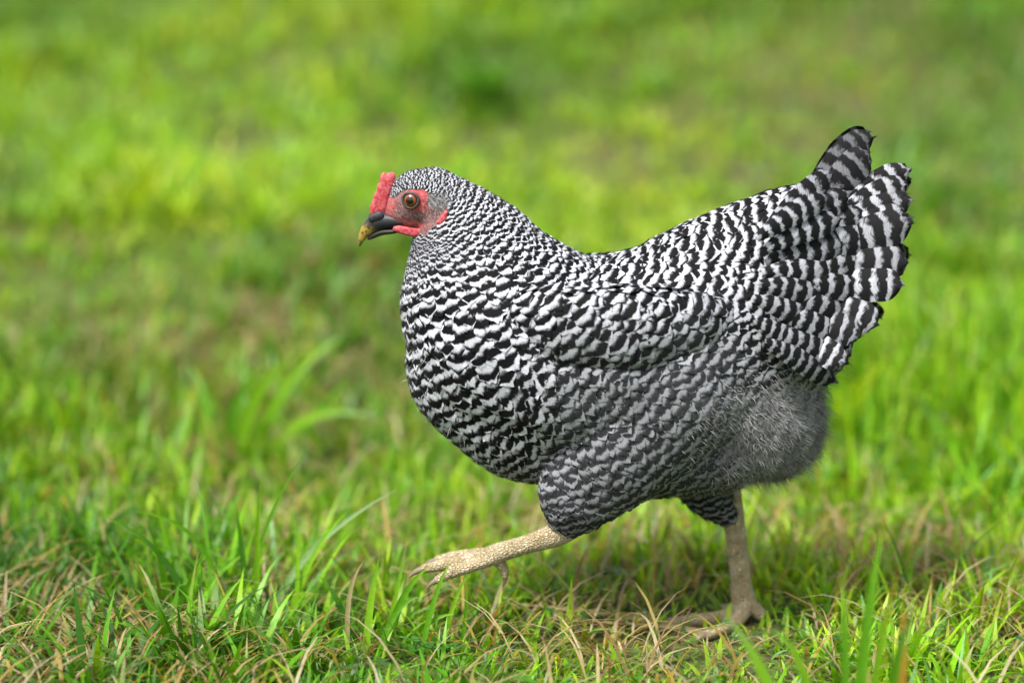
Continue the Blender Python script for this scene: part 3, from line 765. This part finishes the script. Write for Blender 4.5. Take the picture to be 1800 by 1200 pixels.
def horn(name, chain, colfn, parent=None):
    bm = bmesh.new(); tube_bm(bm, chain, 20, 6); bmesh.ops.recalc_face_normals(bm, faces=bm.faces)
    V, F, N = solidify(bm, .0006, 3)
    x, y = profile(V)
    return mesh_np(name, V, F, M_HORN, parent or HEN, cols={'Col': colfn(x, y)})
def beakcol(x, y):
    slate = np.array([.018, .020, .026]); yel = np.array([.26, .18, .03]); dk = np.array([.04, .032, .022])
    k = sm((y - 398) * .9 - (x - 650) * .55 + 0, -6, 10)[:, None]
    c = slate * (1 - k) + yel * k
    tipk = sm(np.hypot(x - 634, y - 431), 0, 9)[:, None]
    return dk * (1 - tipk) + c * tipk
horn('upper_beak', [(708, 388, 9, 22, 0), (690, 387, 14, 19, 0), (668, 389, 15, 15, 0), (651, 398, 13, 10, 0), (640, 411, 9, 6.5, 0), (634, 424, 5, 3.5, 0), (632, 433, 1.5, 1.2, 0)], beakcol)
horn('lower_beak', [(712, 401, 5, 19, 0), (690, 405, 6, 15, 0), (670, 408, 6, 10, 0), (655, 415, 5, 6, 0), (646, 421, 2, 2.5, 0)], lambda x, y: np.tile([.014, .013, .010], (len(x), 1)))
def cere(sgn):
    bm = bmesh.new(); ball_chain(bm, [(654, 384, 7, 5, sgn * 10), (667, 379, 8, 5, sgn * 13)], 4)
    V, F, N = solidify(bm, .0006, 2); mesh_np('nostril', V, F, M_HORN, HEN, cols={'Col': np.tile([.028, .032, .042], (len(V), 1))})
cere(-1); cere(1)

def cap(name, c, axis, R, r, parent, mat, rings=8, seg=32, dom=1.0):
    """spherical cap of rim radius r on a sphere of radius R round c"""
    ax = Vector(axis).normalized(); u = ax.orthogonal().normalized(); v = ax.cross(u)
    V = [c + ax * R]; F = []
    am = math.asin(min(1, r / R))
    for i in range(1, rings + 1):
        a = am * i / rings
        for k in range(seg):
            b = 2 * math.pi * k / seg; V.append(c + ax * (R * math.cos(a)) + (u * math.cos(b) + v * math.sin(b)) * (R * math.sin(a)))
    for k in range(seg): F.append((0, 1 + k, 1 + (k + 1) % seg, 1 + (k + 1) % seg))
    me = bpy.data.meshes.new(name)
    fs = [(0, 1 + k, 1 + (k + 1) % seg) for k in range(seg)]
    for i in range(rings - 1):
        for k in range(seg):
            a = 1 + i * seg; fs.append((a + k, a + seg + k, a + seg + (k + 1) % seg, a + (k + 1) % seg))
    me.from_pydata([tuple(q) for q in V], [], fs); me.polygons.foreach_set('use_smooth', [True] * len(fs)); me.materials.append(mat)
    o = bpy.data.objects.new(name, me); COL.objects.link(o); attach(o, parent); return o
def torus(name, c, axis, R, r, parent, mat, squash=1.0):
    ax = Vector(axis).normalized(); u = Vector((1, 0, -.1)); u = (u - ax * u.dot(ax)).normalized(); v = ax.cross(u)
    V = []; fs = []; A, B = 36, 10
    for i in range(A):
        a = 2 * math.pi * i / A; rr = 1 + .04 * math.sin(3 * a)
        for j in range(B):
            b = 2 * math.pi * j / B; q = R * rr + r * math.cos(b)
            V.append(tuple(c + (u * math.cos(a) + v * math.sin(a) * squash) * q + ax * (r * math.sin(b) * .8)))
            fs.append((i * B + j, ((i + 1) % A) * B + j, ((i + 1) % A) * B + (j + 1) % B, i * B + (j + 1) % B))
    me = bpy.data.meshes.new(name); me.from_pydata(V, [], fs); me.polygons.foreach_set('use_smooth', [True] * len(fs)); me.materials.append(mat)
    o = bpy.data.objects.new(name, me); COL.objects.link(o); attach(o, parent); return o
M_LID = G('eyelid'); M_LID = M_LID.bsdf((.045, .035, .033, 1), .5, .3)
M_RING = M_COMB
ep, en = hit(722, 352)
for sgn in (-1, 1):
    c0 = Vector((ep.x, ep.y * -sgn, ep.z)); ax = Vector((en.x - .12, -abs(en.y) * -sgn * 1.0, en.z)); ax.y = sgn * abs(en.y)
    ax.normalize(); ctr = c0 - ax * (7.6 * .5 * .001)
    e = cap('eye', ctr, ax, 15 * MPP, 14.2 * MPP, HEN, M_EYE)
    cap('iris', ctr, ax, 15.5 * MPP, 10.4 * MPP, e, M_IRIS); cap('pupil', ctr, ax, 15.9 * MPP, 6.6 * MPP, e, M_PUPIL)
    torus('eyelid', ctr + ax * (9 * MPP), ax, 14.2 * MPP, 2.6 * MPP, e, M_LID, .92)

# ------------------------------------------------------------------ legs
def leg(bones, claws):
    bm = bmesh.new()
    for ch in bones: tube_bm(bm, ch, 16, 6)
    bmesh.ops.recalc_face_normals(bm, faces=bm.faces)
    V, F, N = solidify(bm, .0009, 3)
    o = mesh_np('leg', V, F, M_SCALE, HEN)
    for ch in claws:
        bm = bmesh.new(); tube_bm(bm, ch, 10, 4); bmesh.ops.recalc_face_normals(bm, faces=bm.faces)
        V, F, N = solidify(bm, .0006, 2); mesh_np('claw', V, F, M_CLAW, o)
# standing far leg: shank, three front toes, hind toe
leg([[(1284, 850, 18, 15, 70), (1288, 900, 20, 16, 70), (1296, 960, 19, 15, 70), (1302, 1020, 19, 16, 70), (1307, 1052, 23, 19, 70), (1311, 1076, 22, 20, 66)],
     [(1311, 1066, 17, 16, 66), (1272, 1083, 13, 13, 58), (1225, 1089, 12, 12, 50), (1175, 1094, 9, 9, 42)],
     [(1309, 1068, 17, 16, 60), (1292, 1094, 13, 13, 30), (1268, 1106, 12, 12, -10), (1240, 1116, 9, 9, -45)],
     [(1312, 1066, 16, 15, 76), (1290, 1072, 12, 12, 110), (1262, 1070, 10, 10, 150)],
     [(1309, 1056, 16, 15, 66), (1332, 1074, 13, 13, 62), (1348, 1089, 9, 9, 60)]],
    [[(1178, 1094, 8, 8, 42), (1162, 1098, 6, 6, 40), (1148, 1107, 1.5, 1.5, 39)], [(1242, 1115, 8, 8, -43), (1229, 1121, 6, 6, -54), (1219, 1130, 1.5, 1.5, -60)],
     [(1346, 1087, 7, 7, 60), (1355, 1095, 5, 5, 60), (1360, 1103, 1.5, 1.5, 60)]])
# lifted near leg: shank reaching forward, toes trailing from the raised pad
leg([[(1040, 905, 20, 17, -80), (985, 936, 22, 17, -80), (930, 955, 17, 15, -80), (880, 970, 18, 15, -80), (862, 978, 20, 17, -80)],
     [(866, 976, 15, 15, -80), (825, 984, 12, 12, -80), (785, 991, 11, 11, -82), (742, 1000, 8, 8, -84)],
     [(864, 980, 14, 14, -84), (830, 994, 11, 11, -94), (795, 1006, 10, 10, -102), (766, 1020, 7, 7, -107)],
     [(866, 974, 14, 14, -74), (830, 974, 11, 11, -60), (798, 978, 10, 10, -50), (765, 984, 7, 7, -44)],
     [(868, 978, 13, 13, -78), (884, 996, 9, 9, -74), (888, 1014, 6, 6, -72)]],
    [[(745, 999, 7, 7, -84), (730, 1005, 5, 5, -84), (719, 1014, 1.5, 1.5, -84)], [(768, 1019, 6, 6, -107), (757, 1026, 4, 4, -108), (750, 1035, 1.5, 1.5, -109)],
     [(768, 984, 6, 6, -44), (754, 988, 4, 4, -42), (745, 995, 1.5, 1.5, -41)], [(888, 1012, 5, 5, -72), (887, 1022, 3.5, 3.5, -72), (883, 1030, 1.2, 1.2, -72)]])

# ------------------------------------------------------------------ single plants that stand out of the turf
def ribbon(root, mid, tip, w, fold, col, tipcol, parent, name='blade', rows=9):
    root, mid, tip = (np.array(q, float) for q in (root, mid, tip))
    s = np.linspace(0, 1, rows); c = ((1 - s) ** 2)[:, None] * root + (2 * s * (1 - s))[:, None] * mid + (s ** 2)[:, None] * tip
    tg = np.gradient(c, axis=0); tg /= np.linalg.norm(tg, axis=1, keepdims=True)
    up = np.array([random.uniform(-.5, .5), -1.0, random.uniform(.1, .6)]); sd = np.cross(tg, up); sd /= np.linalg.norm(sd, axis=1, keepdims=True)
    nn = np.cross(sd, tg)
    wd = w * .5 * np.clip(np.minimum(.5 + 2.2 * s, 1) * (1 - s ** 2.6), .02, 1)
    V = np.stack([c - sd * wd[:, None] + nn * (wd * fold)[:, None], c, c + sd * wd[:, None] + nn * (wd * fold)[:, None]], 1)
    i = np.arange(rows * 3).reshape(rows, 3)
    F = np.stack([i[:-1, :-1].ravel(), i[:-1, 1:].ravel(), i[1:, 1:].ravel(), i[1:, :-1].ravel()], 1)
    q = np.clip((s - .6) / .4, 0, 1)[:, None, None]
    C = np.broadcast_to(np.array(col)[None, None] * (1 - q) + np.array(tipcol)[None, None] * q, (rows, 3, 3)).reshape(-1, 3)
    return mesh_np(name, V.reshape(-1, 3), F, M_LEAF, parent, cols={'Col': C})
LIME, MIDG, DEEP, PALE, STRAW, OCHRE = (.20, .42, .015), (.11, .31, .012), (.05, .17, .014), (.20, .34, .12), (.44, .36, .20), (.42, .24, .04)
def tuft(name, label, cat, rootpx, Y, bl, group=None):
    """bl: (dx root px, mid px, tip px, width px, depth drift, colour, tip colour); heights follow from the distance"""
    if Y is None: Y = at_ground(*rootpx)[1]
    base = P(*rootpx, Y); base[2] = float(gz(base[0], Y)) - .003
    e = empty(name, base); tag(e, label, cat, group); bpy.context.view_layer.update()
    for dx, mid, tip, w, drift, c, tc in bl:
        sc = (Y - CAM[1]) / FPX
        r = base + np.array([dx * sc, random.uniform(-.01, .01), 0])
        ribbon(r, P(*mid, Y + drift * .4), P(*tip, Y + drift), w * sc, .35, c, tc, e)
    return e
tuft('grass_tuft', 'tall lime green grass tuft leaning right, behind and left of the hen', 'grass tuft', (430, 712), .62,
     [(20, (480, 655), (606, 588), 20, .05, LIME, LIME), (-20, (440, 660), (512, 632), 27, -.02, LIME, LIME), (10, (470, 690), (560, 618), 22, .02, LIME, LIME), (-40, (400, 680), (470, 640), 21, .0, MIDG, LIME),
      (40, (520, 690), (668, 735), 18, -.05, LIME, PALE), (0, (420, 670), (432, 600), 14, .1, MIDG, MIDG), (-60, (372, 680), (330, 640), 14, .05, MIDG, LIME), (60, (560, 700), (620, 668), 13, .05, MIDG, LIME)])
tuft('grass_tuft', 'blurred upright grass blades nearest the camera below the standing foot', 'grass tuft', (1500, 1290), -.36,
     [(-20, (1490, 1120), (1478, 1010), 22, .02, MIDG, LIME), (0, (1520, 1060), (1552, 930), 26, .03, MIDG, LIME), (20, (1540, 1120), (1580, 1000), 18, .0, LIME, OCHRE), (60, (1560, 1140), (1610, 1075), 24, -.02, MIDG, PALE),
      (-60, (1430, 1130), (1350, 1105), 22, .0, LIME, MIDG), (90, (1590, 1150), (1588, 1060), 20, .0, OCHRE, OCHRE), (-100, (1350, 1150), (1272, 1080), 24, .0, LIME, PALE)])
tuft('grass_tuft', 'single lime grass blades rising behind the tail on the right', 'grass tuft', (1540, 745), None,
     [(0, (1550, 680), (1597, 585), 13, .02, LIME, LIME), (20, (1585, 690), (1625, 640), 12, 0, MIDG, LIME), (-20, (1525, 690), (1530, 620), 12, 0, MIDG, MIDG), (90, (1640, 700), (1660, 610), 14, .05, MIDG, LIME), (150, (1710, 690), (1742, 620), 14, .05, MIDG, LIME)])
tuft('grass_tuft', 'dense bright tuft standing over a dark hollow at the far left', 'grass tuft', (240, 830), None,
     [(k * 22 - 130, (240 + k * 24 - 140 + random.uniform(-15, 15), 780), (240 + k * 27 - 150 + random.uniform(-45, 55), random.uniform(650, 745)), random.uniform(12, 18), random.uniform(-.05, .08), random.choice((LIME, MIDG, MIDG)), random.choice((LIME, MIDG, OCHRE))) for k in range(12)])
tuft('grass_tuft', 'sharp green grass tuft with long arching blades in front of the lifted foot', 'grass tuft', (430, 1010), .03,
     [(0, (440, 930), (540, 788), 9, .02, MIDG, MIDG), (-30, (380, 900), (230, 898), 11, .0, MIDG, LIME), (20, (450, 920), (458, 840), 12, -.01, LIME, LIME), (-60, (375, 960), (340, 820), 9, .03, MIDG, PALE), (-90, (320, 960), (180, 905), 14, -.02, DEEP, MIDG),
      (40, (500, 960), (700, 858), 15, .04, PALE, PALE), (70, (540, 960), (610, 900), 12, 0, LIME, LIME), (-140, (290, 985), (262, 930), 14, -.02, MIDG, MIDG), (90, (530, 990), (520, 905), 10, 0, LIME, MIDG), (10, (425, 960), (414, 880), 12, 0, DEEP, MIDG)])
tuft('grass_tuft', 'green grass blades crossing before the lifted toes', 'grass tuft', (680, 1085), -.06,
     [(0, (690, 1040), (757, 993), 16, 0, MIDG, LIME), (-40, (650, 1040), (668, 975), 15, 0, LIME, MIDG), (-20, (690, 1050), (740, 1048), 13, 0, MIDG, MIDG), (-60, (610, 1060), (560, 1010), 14, 0, DEEP, MIDG), (30, (740, 1080), (800, 1078), 13, 0, MIDG, LIME), (60, (760, 1040), (792, 985), 11, 0, MIDG, LIME), (100, (790, 1050), (830, 1000), 10, .01, LIME, LIME), (-10, (700, 1030), (712, 968), 10, 0, LIME, PALE), (130, (830, 1050), (812, 1012), 9, 0, MIDG, OCHRE), (-70, (600, 1030), (640, 985), 10, 0, STRAW, STRAW)])
tuft('grass_tuft', 'thin dark bent grass stalks at the lower right edge', 'grass tuft', (1640, 1050), .08,
     [(0, (1680, 960), (1780, 905), 5, 0, DEEP, DEEP), (-40, (1590, 980), (1545, 900), 6, 0, DEEP, PALE), (-90, (1545, 985), (1542, 925), 6, 0, DEEP, DEEP), (30, (1700, 1010), (1790, 985), 9, 0, MIDG, LIME), (60, (1720, 1020), (1690, 940), 8, 0, PALE, STRAW)])
tuft('broadleaf_weed', 'dark broad leaved weed at the right edge of the frame', 'weed', (1800, 905), None,
     [(0, (1780, 850), (1762, 828), 34, 0, DEEP, DEEP), (10, (1820, 850), (1850, 810), 34, .02, DEEP, DEEP), (-10, (1760, 890), (1715, 872), 24, -.02, DEEP, MIDG), (20, (1800, 850), (1795, 800), 30, .05, DEEP, DEEP)])
tuft('dead_twig', 'thin brown woody stem standing at the left edge', 'twig', (-4, 655), 1.2,
     [(0, (12, 560), (40, 452), 9, .05, (.06, .028, .015), (.05, .025, .015)), (6, (-10, 600), (-22, 540), 7, .0, (.06, .028, .015), (.06, .03, .015))])
tuft('dry_sprig', 'curled orange brown leaf stalk in the grass behind the hen', 'sprig', (1400, 880), None,
     [(10, (1480, 872), (1502, 812), 6, .02, (.30, .08, .02), (.36, .13, .02)), (60, (1490, 850), (1545, 800), 5, .04, (.26, .08, .02), OCHRE), (30, (1450, 860), (1482, 846), 14, 0, OCHRE, (.45, .2, .02))])
tuft('dry_stalk', 'long pale straw lying flat between the two feet', 'straw stalk', (1270, 1098), .0,
     [(0, (1090, 1070), (868, 1058), 9, .04, STRAW, STRAW), (30, (1120, 1095), (950, 1086), 7, -.02, STRAW, (.36, .27, .13)), (-30, (1130, 1062), (1010, 1080), 6, .05, STRAW, STRAW)])
tuft('dark_tuft', 'dark green rushy clump far behind the hen', 'grass clump', (845, 175), None,
     [(random.uniform(-45, 45), (845 + random.uniform(-55, 55), 140), (845 + random.uniform(-75, 75), random.uniform(85, 140)), random.uniform(9, 15), random.uniform(-.2, .2), random.choice((DEEP, MIDG)), random.choice((DEEP, MIDG, LIME))) for k in range(40)])
